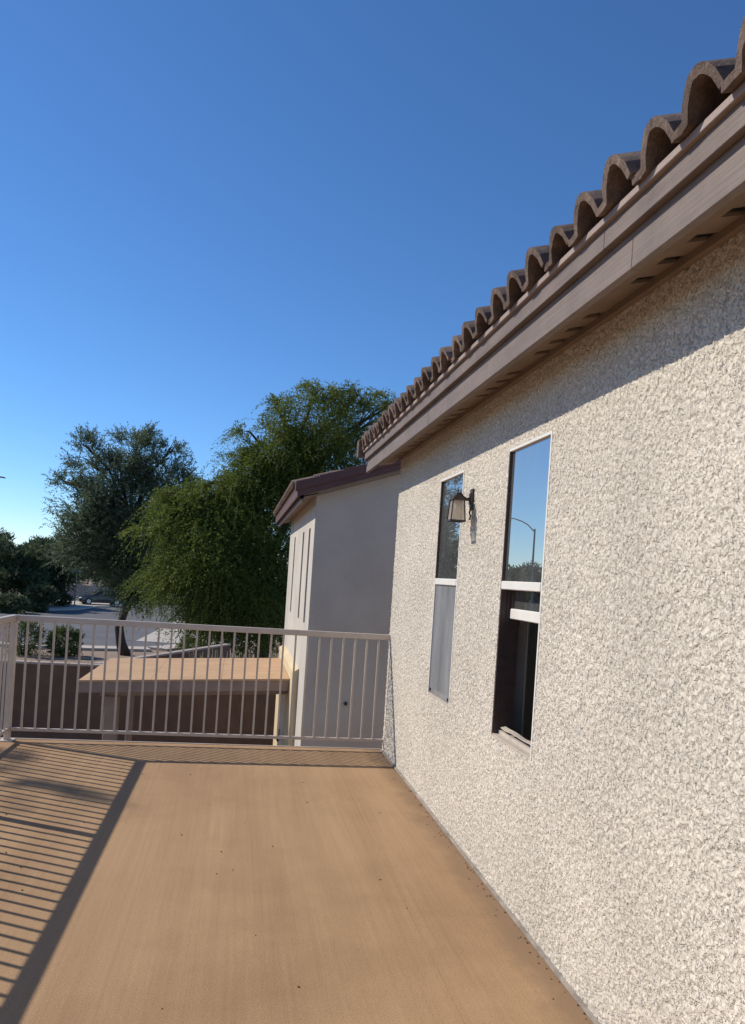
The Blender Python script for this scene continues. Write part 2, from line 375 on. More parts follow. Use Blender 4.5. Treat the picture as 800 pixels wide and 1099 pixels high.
Yg, Zg = np.meshgrid(ys, zs, indexing='ij')
V = np.stack([WX - relief, Yg, Zg], -1).reshape(-1, 3)
idx = np.arange(ny * nz).reshape(ny, nz)
F = np.stack([idx[:-1, :-1], idx[:-1, 1:], idx[1:, 1:], idx[1:, :-1]], -1).reshape(-1, 4)
yc = (Yg[:-1, :-1] + Yg[1:, 1:]).ravel() / 2; zc = (Zg[:-1, :-1] + Zg[1:, 1:]).ravel() / 2
hole = np.zeros(len(yc), bool)
for a, b in WIN: hole |= (yc > a) & (yc < b) & (zc > WZ0) & (zc < WZ1)
me = np_mesh('wall', V, F[~hole], smooth=True)
H(link('wall', me, 'stucco', house))
H(MB().box(WX, WX + 0.18, -3.0, 0.5, DECK - 0.02, 5.70).build('wall', 'stucco', house))
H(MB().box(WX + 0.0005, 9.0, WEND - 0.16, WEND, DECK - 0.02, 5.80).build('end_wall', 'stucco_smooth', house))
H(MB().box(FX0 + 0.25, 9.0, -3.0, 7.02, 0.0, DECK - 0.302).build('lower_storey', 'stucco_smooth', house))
H(MB().box(WX - 0.019, WX - 0.004, -3.0, WEND - 0.005, DECK + 0.001, DECK + 0.013).build('flashing', 'flashing', house))
# window reveals (return of the stucco), room behind
for a, b in WIN:
    m = MB(); t = 0.07
    m.box(WX - 0.0005, WX + 0.11, a - t, a, WZ0 - t, WZ1 + t); m.box(WX - 0.0005, WX + 0.11, b, b + t, WZ0 - t, WZ1 + t)
    m.box(WX - 0.0005, WX + 0.11, a, b, WZ0 - t, WZ0); m.box(WX - 0.0005, WX + 0.11, a, b, WZ1, WZ1 + t)
    H(m.build('window_reveal', 'stucco', house))
m = MB(); X0r, X1r, Y0r, Y1r, Z0r, Z1r = WX + 0.115, 5.2, 2.4, 6.9, 3.0, 5.55
m.quad((X1r, Y0r, Z0r), (X1r, Y1r, Z0r), (X1r, Y1r, Z1r), (X1r, Y0r, Z1r)); m.quad((X0r, Y0r, Z0r), (X1r, Y0r, Z0r), (X1r, Y0r, Z1r), (X0r, Y0r, Z1r))
m.quad((X0r, Y1r, Z0r), (X1r, Y1r, Z0r), (X1r, Y1r, Z1r), (X0r, Y1r, Z1r)); m.quad((X0r, Y0r, Z0r), (X1r, Y0r, Z0r), (X1r, Y1r, Z0r), (X0r, Y1r, Z0r))
m.quad((X0r, Y0r, Z1r), (X1r, Y0r, Z1r), (X1r, Y1r, Z1r), (X0r, Y1r, Z1r))
H(m.build('room_lining', 'interior', house))

# ---- the two windows
ZM = 4.49
def window(a, b, opened):
    w = empty('window'); w.parent = house; w.matrix_parent_inverse = Matrix.Translation(-Vector(house.location))
    def put(o): return o
    e = 0.001; x0 = WX - 0.004
    fr = MB(); t = 0.016
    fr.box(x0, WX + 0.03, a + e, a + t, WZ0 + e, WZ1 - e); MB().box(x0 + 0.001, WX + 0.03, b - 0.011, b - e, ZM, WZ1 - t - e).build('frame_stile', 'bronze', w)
    fr.box(x0, WX + 0.03, a + t, b - e, WZ1 - t, WZ1 - e)
    if not opened: fr.box(x0, WX + 0.03, b - t, b - e, WZ0 + e, ZM - e)
    fr.build('frame', 'vinyl', w)
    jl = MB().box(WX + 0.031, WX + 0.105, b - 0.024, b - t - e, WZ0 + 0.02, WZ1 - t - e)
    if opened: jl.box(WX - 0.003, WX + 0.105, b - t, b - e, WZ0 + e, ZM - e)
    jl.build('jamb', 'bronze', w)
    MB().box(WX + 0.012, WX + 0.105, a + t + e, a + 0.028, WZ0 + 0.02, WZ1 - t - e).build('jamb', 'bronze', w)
    s = MB().box(WX - 0.004, WX + 0.105, a + t, b - t, WZ0 + 0.001, WZ0 + 0.014); s.box(WX + 0.03, WX + 0.045, a + t, b - t, WZ0 + 0.0145, WZ0 + 0.034)
    s.build('sill', 'sill', w)
    MB().box(x0 - 0.004, WX + 0.035, a + t, b - t, ZM, ZM + 0.045).bevel(0.004).build('meeting_rail', 'vinyl', w)
    MB().quad((WX + 0.012, a + t, ZM + 0.045), (WX + 0.012, b - 0.0112, ZM + 0.045), (WX + 0.012, b - 0.0112, WZ1 - t), (WX + 0.012, a + t, WZ1 - t)).build('upper_pane', 'glass', w)
    if opened:
        zb = 4.335
        MB().box(WX + 0.046, WX + 0.078, a + 0.03, b - 0.032, zb, zb + 0.055).bevel(0.004).build('sash_rail', 'vinyl', w)
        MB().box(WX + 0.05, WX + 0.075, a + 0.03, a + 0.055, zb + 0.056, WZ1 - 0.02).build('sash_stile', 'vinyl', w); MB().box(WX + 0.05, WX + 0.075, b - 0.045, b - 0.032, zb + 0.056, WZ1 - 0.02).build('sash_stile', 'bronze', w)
        MB().quad((WX + 0.062, a + 0.05, zb + 0.05), (WX + 0.062, b - 0.05, zb + 0.05), (WX + 0.062, b - 0.05, WZ1 - 0.02), (WX + 0.062, a + 0.05, WZ1 - 0.02)).build('lower_pane', 'glass', w)
    else:
        MB().quad((WX + 0.004, a + t, WZ0 + 0.02), (WX + 0.004, b - t, WZ0 + 0.02), (WX + 0.004, b - t, ZM), (WX + 0.004, a + t, ZM)).build('insect_screen', 'screen', w)
        MB().quad((WX + 0.062, a + 0.03, WZ0 + 0.02), (WX + 0.062, b - 0.03, WZ0 + 0.02), (WX + 0.062, b - 0.03, ZM), (WX + 0.062, a + 0.03, ZM)).build('lower_pane', 'glass', w)
        for yy in (a + 0.05, b - 0.05):
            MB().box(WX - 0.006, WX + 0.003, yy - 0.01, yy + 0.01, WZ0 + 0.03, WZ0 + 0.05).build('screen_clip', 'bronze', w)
    return w
w_open = window(*WIN[0], True); w_open['label'] = 'open sash window with raised lower pane and dark jamb'
w_scr = window(*WIN[1], False); w_scr['label'] = 'closed sash window with grey insect screen'

# ---- eave: boards, soffit, tiles
YE0, YE1 = -2.6, 7.60
def boards(name, x0, x1, z0, z1, cuts, m):
    for a, b in zip(cuts, cuts[1:]):
        H(MB().box(x0, x1, a + 0.0012, b - 0.0012, z0, z1).bevel(0.002).build(name, m, house))
boards('lower_fascia_board', 1.145, 1.175, 5.522, 5.735, [YE0, 2.32, 5.05, YE1 - 0.02], 'taupe2')
boards('upper_fascia_board', 1.117, 1.1445, 5.6380, 5.7080, [YE0, 2.47, 5.6, YE1], 'taupe')
boards('drip_batten', 1.100, 1.1446, 5.7086, 5.7334, [YE0, 3.1, YE1], 'taupe3')
H(MB().prism([(1.1752, 5.575), (1.300, 5.607), (1.300, 5.619), (1.1752, 5.587)], 'y', YE0, YE1 - 0.03).build('soffit', 'soffit', house))
random.seed(5)
y = YE0
while y < YE1 - 0.1:
    for g, seg in ((0.06, 0.12), (0.06, 0.12), (0.06, 0.12), (0.06, 0.34)):
        e_ = min(y + seg, YE1 - 0.03)
        if e_ - y > 0.02: H(MB().prism([(1.300, 5.607), (1.3985, 5.632), (1.3985, 5.644), (1.300, 5.619)], 'y', y, e_).build('vent_block', 'soffit', house))
        y += seg + g
H(MB().box(1.372, 1.3995, 0.0, WEND, 5.598, 5.630).build('frieze_trim', 'soffit', house))
SL = 0.333; AL = math.atan(SL)
roof = empty('roof'); roof.parent = house; roof.matrix_parent_inverse = Matrix.Translation(-Vector(house.location))
def roofz(x): return 5.690 + (x - 1.10) * SL
MB().hexa([(1.12, YE0, roofz(1.12) - 0.02), (5.5, YE0, roofz(5.5) - 0.02), (5.5, YE1, roofz(5.5) - 0.02), (1.12, YE1, roofz(1.12) - 0.02),
           (1.12, YE0, roofz(1.12)), (5.5, YE0, roofz(5.5)), (5.5, YE1, roofz(5.5)), (1.12, YE1, roofz(1.12))]).build('roof_deck', 'soffit', roof)
PITCH = 0.230
def tile_mesh(pitch, hump, length=0.41, jit=0.0):
    bw = pitch * 0.80; prof = []
    for i in range(13):
        t = i / 12; w_ = 0.58 if t < 0.5 else 0.70; prof.append((t * bw, 0.012 + hump * max(0.0, math.sin(math.pi * t)) ** w_))
    for i in range(1, 4):
        t = i / 3; prof.append((bw + t * (pitch + 0.012 - bw), 0.012 - 0.004 * math.sin(math.pi * t)))
    th = 0.026; n = len(prof); bm = bmesh.new(); rows = []
    nrm = []
    for i in range(n):
        a = prof[max(i - 1, 0)]; b = prof[min(i + 1, n - 1)]; d = Vector((b[0] - a[0], b[1] - a[1])).normalized(); nrm.append((d.y, -d.x))
    for (s, off) in ((0.0, 0.022), (length, 0.0)):
        top = [bm.verts.new((s * math.cos(AL) - (h + off) * math.sin(AL), yy, s * math.sin(AL) + (h + off) * math.cos(AL))) for yy, h in prof]
        bot = []
        for (yy, h), (nx, nzv) in zip(prof, nrm):
            y2, h2 = yy + nx * th, max(h + nzv * th, -0.012) + off
            bot.append(bm.verts.new((s * math.cos(AL) - h2 * math.sin(AL), y2, s * math.sin(AL) + h2 * math.cos(AL))))
        rows.append((top, bot))
    (t0, b0), (t1, b1_) = rows
    for i in range(n - 1):
        bm.faces.new((t0[i], t0[i + 1], t1[i + 1], t1[i])); bm.faces.new((b0[i], b1_[i], b1_[i + 1], b0[i + 1]))
        bm.faces.new((t0[i], b0[i], b0[i + 1], t0[i + 1])); bm.faces.new((t1[i], t1[i + 1], b1_[i + 1], b1_[i]))
    bm.faces.new((t0[0], t1[0], b1_[0], b0[0])); bm.faces.new((t0[-1], b0[-1], b1_[-1], t1[-1]))
    for v in bm.verts: v.co += Vector((random.gauss(0, 1), random.gauss(0, 1), random.gauss(0, 1))) * jit
    bmesh.ops.recalc_face_normals(bm, faces=bm.faces)
    me = bpy.data.meshes.new('tile'); bm.to_mesh(me); bm.free(); me.materials.append(M['tile']); return me
tms = [tile_mesh(PITCH, 0.088 + 0.004 * (q - 1), jit=0.0009) for q in range(4)]
ncol = int((YE1 - 0.04 - (-0.9)) / PITCH)
for k in range(5):
    for c in range(ncol):
        o = link('tile', random.choice(tms), None, roof); x = 1.080 + k * 0.33 * math.cos(AL)
        o.location = (x + random.uniform(-.006, .006), YE1 - 0.03 - 0.0736 - PITCH * (c + 1) + random.uniform(-.003, .003), roofz(1.080) + 0.032 + k * 0.33 * math.sin(AL) + random.uniform(-.002, .003))
        o.rotation_euler = (random.uniform(-.012, .012), 0, random.uniform(-.012, .012))
# rake trim at the roof's far end
def rake_piece(x, yc_, z, L, sl, m='tile'):
    c = math.cos(math.atan(sl))
    mb = MB().hexa([(x, yc_ - 0.05, z - 0.13), (x + L * c, yc_ - 0.05, z - 0.13 + L * c * sl), (x + L * c, yc_ + 0.045, z - 0.13 + L * c * sl), (x, yc_ + 0.045, z - 0.13),
                    (x, yc_ - 0.05, z + 0.045), (x + L * c, yc_ - 0.05, z + 0.025 + L * c * sl), (x + L * c, yc_ + 0.045, z + 0.025 + L * c * sl), (x, yc_ + 0.045, z + 0.045)])
    return mb.bevel(0.014, 2).build('rake_tile', m, roof)
for k in range(5):
    x = 1.05 + k * 0.31; rake_piece(x, YE1 + 0.02, roofz(x) + 0.115 + 0.002 * (k % 2), 0.36, SL)

# ---- wing with its gable
YW, XW, YWF = 11.5, 1.035, 17.2; SW = 0.352
wz = lambda x: 5.76 + (x - 0.72) * SW            # top of the wing roof
def wall_with_slits():
    m = MB(); sl = [(12.15, 12.45), (13.35, 13.65), (15.45, 15.75)]; z0, z1 = 3.75, 5.22; t = 0.14; zt = 5.68
    yy = YW
    for a, b in sl + [(YWF, YWF)]:
        m.box(XW, XW + t, yy, a, 0.0, zt); yy = b
        if a != b: m.box(XW, XW + t, a, b, 0.0, z0); m.box(XW, XW + t, a, b, z1, zt)
    return m, sl, z0, z1
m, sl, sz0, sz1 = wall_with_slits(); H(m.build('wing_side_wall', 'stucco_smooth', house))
for a, b in sl:
    w = H(MB().box(XW + 0.07, XW + 0.09, a + 0.001, b - 0.001, sz0 + 0.001, sz1 - 0.001).build('wing_window', 'bronze', house))
    MB().box(XW + 0.062, XW + 0.0695, a + 0.03, b - 0.03, sz0 + 0.03, sz1 - 0.03).build('pane', 'glass', w)
mb = MB().prism([(XW + 0.1402, 0), (9.0, 0), (9.0, wz(9.0) - 0.15), (XW + 0.1402, wz(XW + 0.1402) - 0.15)], 'y', YW + 0.001, YW + 0.2)
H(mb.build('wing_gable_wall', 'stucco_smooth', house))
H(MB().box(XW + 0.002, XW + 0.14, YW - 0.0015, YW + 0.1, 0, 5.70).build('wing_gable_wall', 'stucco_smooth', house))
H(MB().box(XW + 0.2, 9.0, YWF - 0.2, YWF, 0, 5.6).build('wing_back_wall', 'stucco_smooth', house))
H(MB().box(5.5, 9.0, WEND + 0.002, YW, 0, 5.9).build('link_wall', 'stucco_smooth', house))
# lower-storey bump-out with a sloping ledge; the patio's warm bounce colours it
H(MB().prism([(XW - 0.10, 0), (XW - 0.0005, 0), (XW - 0.0005, 3.0), (XW - 0.10, 2.93)], 'y', 12.62, YWF - 0.3).build('bump_out', 'stucco_warm_bounce', house))
H(MB().box(XW - 0.17, XW - 0.1005, 13.9, 13.98, 0, 2.50).build('downspout', 'vinyl', house))
H(MB().box(XW - 0.21, XW - 0.171, 13.86, 14.02, 1.55, 1.78).bevel(0.02).build('wall_box', 'iron', house))
H(MB().prism([(0.735, wz(0.735) - 0.03), (6.2, wz(6.2) - 0.03), (6.2, wz(6.2) - 0.005), (0.735, wz(0.735) - 0.005)], 'y', 11.23, 18.15).build('wing_roof_deck', 'soffit', house))
H(MB().box(0.735, 0.758, 11.235, 18.15, 5.60, 5.725).build('wing_fascia_board', 'maroon', house))
H(MB().box(0.80, 0.83, 11.24, 18.13, 5.535, 5.66).build('wing_lower_fascia_board', 'taupe2', house))
H(MB().prism([(0.83, 5.60), (XW, 5.66), (XW, 5.675), (0.83, 5.615)], 'y', 11.24, 18.13).build('wing_soffit', 'soffit', house))
H(MB().prism([(0.735, wz(0.735) - 0.17), (6.2, wz(6.2) - 0.17), (6.2, wz(6.2) - 0.032), (0.735, wz(0.735) - 0.032)], 'y', 11.195, 11.229).build('wing_rake_board', 'maroon', house))
H(MB().prism([(0.80, wz(0.80) - 0.22), (6.2, wz(6.2) - 0.22), (6.2, wz(6.2) - 0.172), (0.80, wz(0.80) - 0.172)], 'y', 11.24, YW - 0.002).build('wing_rake_soffit', 'soffit', house))
AL = math.atan(SW); tm2 = tile_mesh(PITCH, 0.07)
for k in range(2):
    for c in range(29):
        o = link('tile', tm2, None, roof); x = 0.69 + k * 0.33 * math.cos(AL)
        o.location = (x, 18.12 - PITCH * (c + 1), wz(x) + 0.002)
for k in range(14):
    x = 0.70 + k * 0.345 * math.cos(AL); L = 0.37; c = math.cos(AL); z = wz(x) + 0.02; yy = 11.21 + 0.004 * random.uniform(-1, 1)
    MB().hexa([(x, yy - 0.045, z - 0.11), (x + L * c, yy - 0.045, z - 0.11 + L * c * SW), (x + L * c, yy + 0.09, z - 0.11 + L * c * SW), (x, yy + 0.09, z - 0.11),
               (x, yy - 0.045, z + 0.03), (x + L * c, yy - 0.045, z + 0.012 + L * c * SW), (x + L * c, yy + 0.09, z + 0.012 + L * c * SW), (x, yy + 0.09, z + 0.03)]).bevel(0.012, 2).build('rake_tile', 'maroon', roof)
p = on_y(357, 496, 13.0)
MB().tube([(p.x, 13.0, wz(p.x) - 0.1), (p.x, 13.0, wz(p.x) + 0.24)], 0.035, 10).build('vent_pipe', 'pipe', roof)
q = on_y(371, 755, YW)
H(MB().tube([(q.x, YW - 0.03, q.z), (q.x, YW + 0.005, q.z)], 0.028, 8).build('wall_stub', 'iron', house))

# ---- wall lantern
LY = 4.75
lan = empty('wall_lantern', (WX, LY, 4.85), 'small black iron lantern with frosted panes between two tall windows', 'lantern')
def LB(mb, name, m, par=lan): 
    o = mb.build(name, m, par)
    if par is lan: rel(lan, o)
    return o
pl = MB().box(WX - 0.018, WX + 0.002, LY - 0.028, LY + 0.028, 4.97, 5.10).bevel(0.008, 2); pl.box(WX - 0.026, WX - 0.016, LY - 0.014, LY + 0.014, 5.0, 5.07); LB(pl, 'back_plate', 'iron')
cx = WX - 0.102
LB(MB().tube([(WX - 0.02, LY, 5.035), (WX - 0.045, LY, 5.03), (WX - 0.07, LY, 5.045), (cx + 0.02, LY, 5.065), (cx, LY, 5.055)], [0.012, 0.01, 0.009, 0.009, 0.010], 8), 'arm', 'iron')
zt, zb = 5.02, 4.893; a, b = 0.036, 0.045
cap = MB().hexa([(cx - a - .008, LY - a - .008, zt), (cx + a + .008, LY - a - .008, zt), (cx + a + .008, LY + a + .008, zt), (cx - a - .008, LY + a + .008, zt),
          (cx - .018, LY - .018, zt + .03), (cx + .018, LY - .018, zt + .03), (cx + .018, LY + .018, zt + .03), (cx - .018, LY + .018, zt + .03)])
cap.tube([(cx, LY, zt + .028), (cx, LY, zt + .045), (cx, LY, zt + .05), (cx, LY, zt + .085)], [.012, .010, .005, .002], 8); LB(cap, 'cap', 'iron')
fr = MB()
for sx in (-1, 1):
    for sy in (-1, 1):
        fr.tube([(cx + sx * a, LY + sy * a, zt), (cx + sx * b, LY + sy * b, zb)], 0.0045, 4)
for s in (-1, 1):
    fr.box(cx - b - .004, cx + b + .004, LY + s * b - .0045, LY + s * b + .0045, zb - .006, zb + .004)
    fr.box(cx + s * b - .0045, cx + s * b + .0045, LY - b + .005, LY + b - .005, zb - .0058, zb + .0038)
LB(fr, 'cage', 'iron')
cor = [(-1, -1), (1, -1), (1, 1), (-1, 1)]
for i in range(4):
    (x1, y1), (x2, y2) = cor[i], cor[(i + 1) % 4]; k = 0.94
    LB(MB().quad((cx + x1 * b * k, LY + y1 * b * k, zb + .003), (cx + x2 * b * k, LY + y2 * b * k, zb + .003), (cx + x2 * a * k, LY + y2 * a * k, zt - .001), (cx + x1 * a * k, LY + y1 * a * k, zt - .001)), 'pane', 'lglass')
LB(MB().tube([(cx, LY, zt), (cx, LY, zt - .035), (cx, LY, zt - .05), (cx, LY, zt - .09)], [.012, .012, .017, .004], 8), 'bulb', 'vinyl')
LB(MB().tube([(WX - 0.014, LY, 4.972), (WX - 0.02, LY, 4.95), (WX - 0.012, LY, 4.93), (WX - 0.016, LY, 4.905)], 0.005, 6), 'scroll_tail', 'iron')

# ---- curtain and things in the open window
def curtain():
    n = 40; V = []; F = []
    for i in range(n + 1):
        t = i / n; y = 4.52 - 0.28 * t; x = WX + 0.19 + 0.018 * math.sin(t * 16) + 0.03 * t
        V += [(x, y, 3.42), (x - 0.01, y, 5.3)]
    for i in range(n): F.append((2 * i, 2 * i + 2, 2 * i + 3, 2 * i + 1))
    me = bpy.data.meshes.new('curtain'); me.from_pydata(V, [], F); me.polygons.foreach_set('use_smooth', [True] * n)
    o = link('curtain', me, 'curtain'); md = o.modifiers.new('thick', 'SOLIDIFY'); md.thickness = 0.003
    return o
tag(curtain(), 'grey curtain hanging inside the open window', 'curtain')
MB().box(WX + 0.150, WX + 0.154, 4.26, 4.33, 4.10, 4.22).build('paper_tag', 'tagbrown')
tag(bpy.data.objects['paper_tag'], 'brown card tag hanging before the curtain in the open window', 'tag')
V = []; n = 14
for i in range(n + 1):
    t = i / n; y = 3.54 + 0.50 * t; z = WZ0 + 0.036 + 0.005 * math.sin(t * 7) ** 2 + 0.014 * t; x = WX + 0.035 + 0.012 * math.sin(t * 5)
    V += [(x, y, z), (x + 0.028, y, z + 0.004 + 0.004 * math.sin(t * 9)), (x + 0.028, y, z + 0.008 + 0.004 * math.sin(t * 9)), (x, y, z + 0.004)]
F = [(4 * i + k, 4 * i + (k + 1) % 4, 4 * i + 4 + (k + 1) % 4, 4 * i + 4 + k) for i in range(n) for k in range(4)] + [(3, 2, 1, 0), (4 * n, 4 * n + 1, 4 * n + 2, 4 * n + 3)]
me = bpy.data.meshes.new('plastic_strip'); me.from_pydata(V, [], F)
tag(link('plastic_strip', me, 'sill'), 'warped white plastic strip lying loose on the open window sill', 'strip')

# ================================================================== RAILING
RY, RX = 7.125, -1.85
rail = empty('balcony_railing', (RX, RY, DECK), 'beige metal balcony railing with slim upright bars round the tan deck', 'railing')
RL = lambda o: rel(rail, o)
TZ = DECK + 1.07
RL(MB().box(RX - 0.022, WX - 0.004, RY - 0.022, RY + 0.022, TZ - 0.05, TZ).bevel(0.005, 2).build('top_rail', 'rail', rail))
RL(MB().box(RX - 0.022, RX + 0.022, -2.9, RY - 0.0225, TZ - 0.05, TZ).bevel(0.005, 2).build('top_rail', 'rail', rail))
RL(MB().box(RX + 0.026, WX - 0.004, RY - 0.014, RY + 0.014, DECK + 0.085, DECK + 0.112).bevel(0.003).build('bottom_rail', 'rail', rail))
py_ = [RY, 5.30, 3.47, 1.64, -0.19, -2.02]
for a, b in zip(py_, py_[1:]):
    RL(MB().box(RX - 0.014, RX + 0.014, b + 0.0255, a - 0.0255, DECK + 0.085, DECK + 0.112).bevel(0.003).build('bottom_rail', 'rail', rail))
for yy in py_:
    RL(MB().box(RX - 0.025, RX + 0.025, yy - 0.025, yy + 0.025, DECK - 0.001, TZ - 0.0505).bevel(0.004).build('post', 'rail', rail))
    RL(MB().box(RX - 0.055, RX + 0.055, yy - 0.055, yy + 0.055, DECK + 0.0005, DECK + 0.008).build('base_plate', 'rail', rail))
RL(MB().box(WX - 0.006, WX + 0.004, RY - 0.035, RY + 0.035, TZ - 0.07, TZ + 0.012).build('wall_flange', 'rail', rail))
RL(MB().box(WX - 0.006, WX + 0.004, RY - 0.03, RY + 0.03, DECK + 0.065, DECK + 0.13).build('wall_flange', 'rail', rail))
bar = MB().box(-0.0082, 0.0082, -0.0082, 0.0082, DECK + 0.112, TZ - 0.0505).mesh('baluster'); bar.materials.append(M['rail'])
SP = 0.1085
k = 1
while RX + k * SP < WX - 0.04:
    o = RL(link('baluster', bar, None, rail)); o.location = (RX + k * SP, RY, 0); k += 1
for a, b in zip(py_, py_[1:]):
    nb = 18
    for k in range(1, nb):
        o = RL(link('baluster', bar, None, rail)); o.location = (RX, b + (a - b) * k / nb, 0)

# ---- leaf crumbs on the deck
random.seed(11); m = MB()
for _ in range(34):
    x = random.uniform(-1.5, 1.3); y = random.uniform(2.0, 6.9); s = random.uniform(0.002, 0.0055); a0 = random.uniform(0, 6.3)
    m.prism([(x + s * random.uniform(.6, 1.3) * math.cos(a0 + t), y + s * random.uniform(.5, 1.2) * math.sin(a0 + t)) for t in (0, 1.3, 2.6, 3.9, 5.1)], 'z', DECK + 0.0005, DECK + 0.004)
for _ in range(120):
    x = WX - 0.012 - abs(random.gauss(0, 0.035)); y = random.uniform(1.8, 7.0); s = random.uniform(0.0015, 0.004); a0 = random.uniform(0, 6.3)
    if x > WX - 0.024: x = WX - 0.025 - random.random() * 0.02
    m.prism([(x + s * random.uniform(.6, 1.3) * math.cos(a0 + t), y + s * random.uniform(.5, 1.2) * math.sin(a0 + t)) for t in (0, 1.6, 3.1, 4.7)], 'z', DECK + 0.0005, DECK + 0.004)
tag(m.build('leaf_litter', 'specks'), 'dark leaf crumbs scattered over the tan deck', 'litter', kind='stuff')

# ================================================================== YARD
pz = on_y(306, 728, 13.1).z
pat = empty('patio_cover', (-1.9, 13.4, 0), 'flat tan roofed patio cover on posts against the pale wing', 'patio cover')
PT = lambda o: rel(pat, o)
pr = lambda x: 2.60 + (x + 2.4) * (pz - 2.60) / 3.43
xl, xr = -2.40, XW - 0.104
def slab(x0, x1, y0, y1, t0, t1, name, m):
    PT(MB().hexa([(x0, y0, pr(x0) + t0), (x1, y0, pr(x1) + t0), (x1, y1, pr(x1) + t0), (x0, y1, pr(x0) + t0), (x0, y0, pr(x0) + t1), (x1, y0, pr(x1) + t1), (x1, y1, pr(x1) + t1), (x0, y1, pr(x0) + t1)]).build(name, m, pat))
for k in range(3): slab(xl + (xr - xl) * k / 3 + 0.002, xl + (xr - xl) * (k + 1) / 3 - 0.002, 13.10, 16.25, -0.03, 0.0, 'roof_sheet', 'patio_roof')
slab(xl + 0.01, xr, 13.115, 13.155, -0.20, -0.0305, 'fascia', 'patio_wood'); slab(xl + 0.01, xr, 16.19, 16.23, -0.20, -0.0305, 'fascia', 'patio_wood')
slab(xl + 0.01, xl + 0.05, 13.156, 16.189, -0.20, -0.0305, 'fascia', 'patio_wood')
slab(xl + 0.30, xr, 13.40, 13.50, -0.30, -0.10, 'beam', 'patio_wood'); slab(xl + 0.30, xr, 15.90, 16.0, -0.30, -0.10, 'beam', 'patio_wood')
for k in range(7):
    yy = 13.6 + k * 0.36; slab(xl + 0.06, xr, yy, yy + 0.045, -0.17, -0.032, 'rafter', 'patio_wood')
PT(MB().box(-2.02, -1.80, 13.36, 13.55, 0, pr(-1.9) - 0.301).bevel(0.01).build('post', 'patio_wood', pat))
PT(MB().box(-1.98, -1.86, 15.89, 16.01, 0, pr(-1.9) - 0.301).bevel(0.01).build('post', 'patio_wood', pat))

# garden wall with cap
def gwall(name, label, p0, p1, h, m='gwall', mcap='gcap'):
    p0, p1 = Vector((*p0, 0)), Vector((*p1, 0)); d = (p1 - p0).normalized(); q = Vector((-d.y, d.x, 0)); L = (p1 - p0).length
    e = empty(name, p0, label, 'wall')
    def bx(a, b, w, z0, z1, nm, mm, bev=0.0):
        c = [p0 + d * a - q * w, p0 + d * b - q * w, p0 + d * b + q * w, p0 + d * a + q * w]
        mb = MB().hexa([(v.x, v.y, z0) for v in c] + [(v.x, v.y, z1) for v in c])
        if bev: mb.bevel(bev)
        rel(e, mb.build(nm, mm, e))
    bx(0, L, 0.075, -0.1, h - 0.05, 'wall_body', m)
    k = 0.0
    while k < L - 0.02:
        bx(k + 0.004, min(k + 0.40, L) - 0.004, 0.10, h - 0.0495, h, 'cap_block', mcap, 0.006); k += 0.40
    return e
gwall('garden_wall', 'long brown block garden wall with thin cap behind the patio cover', (-16.0, 18.5), (1.3, 18.5), 2.19)
gwall('garden_wall', 'pale capped garden wall running slantwise back to the big weeping tree', (-3.05, 18.72), (-0.2, 25.1), 2.19)

# ================================================================== VEGETATION
def leaves(rng, P, D, L, W, droop, nl, roll=None):
    """sprays: origins P, unit directions D, length L, nl leaflets each on alternate sides -> quads"""
    n = len(P); t = (np.arange(nl) + 0.5) / nl
    L = np.broadcast_to(np.asarray(L, float), (n,))
    pos = P[:, None, :] + D[:, None, :] * (t[None, :, None] * L[:, None, None])
    pos[:, :, 2] -= droop * L[:, None] * t[None, :] ** 2
    side = rng.standard_normal((n, nl, 3)); ax = D[:, None, :] * 0.9 + side * 0.55; ax[:, :, 2] -= droop * t[None, :] * 0.9
    ax /= np.linalg.norm(ax, axis=2, keepdims=True)
    wv = np.cross(ax, rng.standard_normal((n, nl, 3))); wv /= np.linalg.norm(wv, axis=2, keepdims=True)
    s = rng.uniform(0.7, 1.3, (n, nl, 1))
    a = pos - wv * (W * 0.5) * s; b = pos + ax * (W * 1.5) * s - wv * W * 0.35 * s; c = pos + ax * (W * 3.4) * s; d = pos + ax * W * 1.3 * s + wv * W * 0.65 * s
    V = np.stack([a, b, c, d], 2).reshape(-1, 3); m = n * nl
    F = np.arange(m * 4).reshape(m, 4)
    tone = np.clip(np.repeat(rng.uniform(0, 1, n), nl) * 0.7 + rng.uniform(0, 0.3, m), 0, 1)
    return V, F, tone
def sample_lobe(rng, c, r, n, shell=0.55):
    d = rng.standard_normal((n, 3)); d /= np.linalg.norm(d, axis=1, keepdims=True)
    k = (shell + (1 - shell) * rng.uniform(0, 1, n)) ** 0.8
    return np.array(c) + d * np.array(r) * k[:, None], d
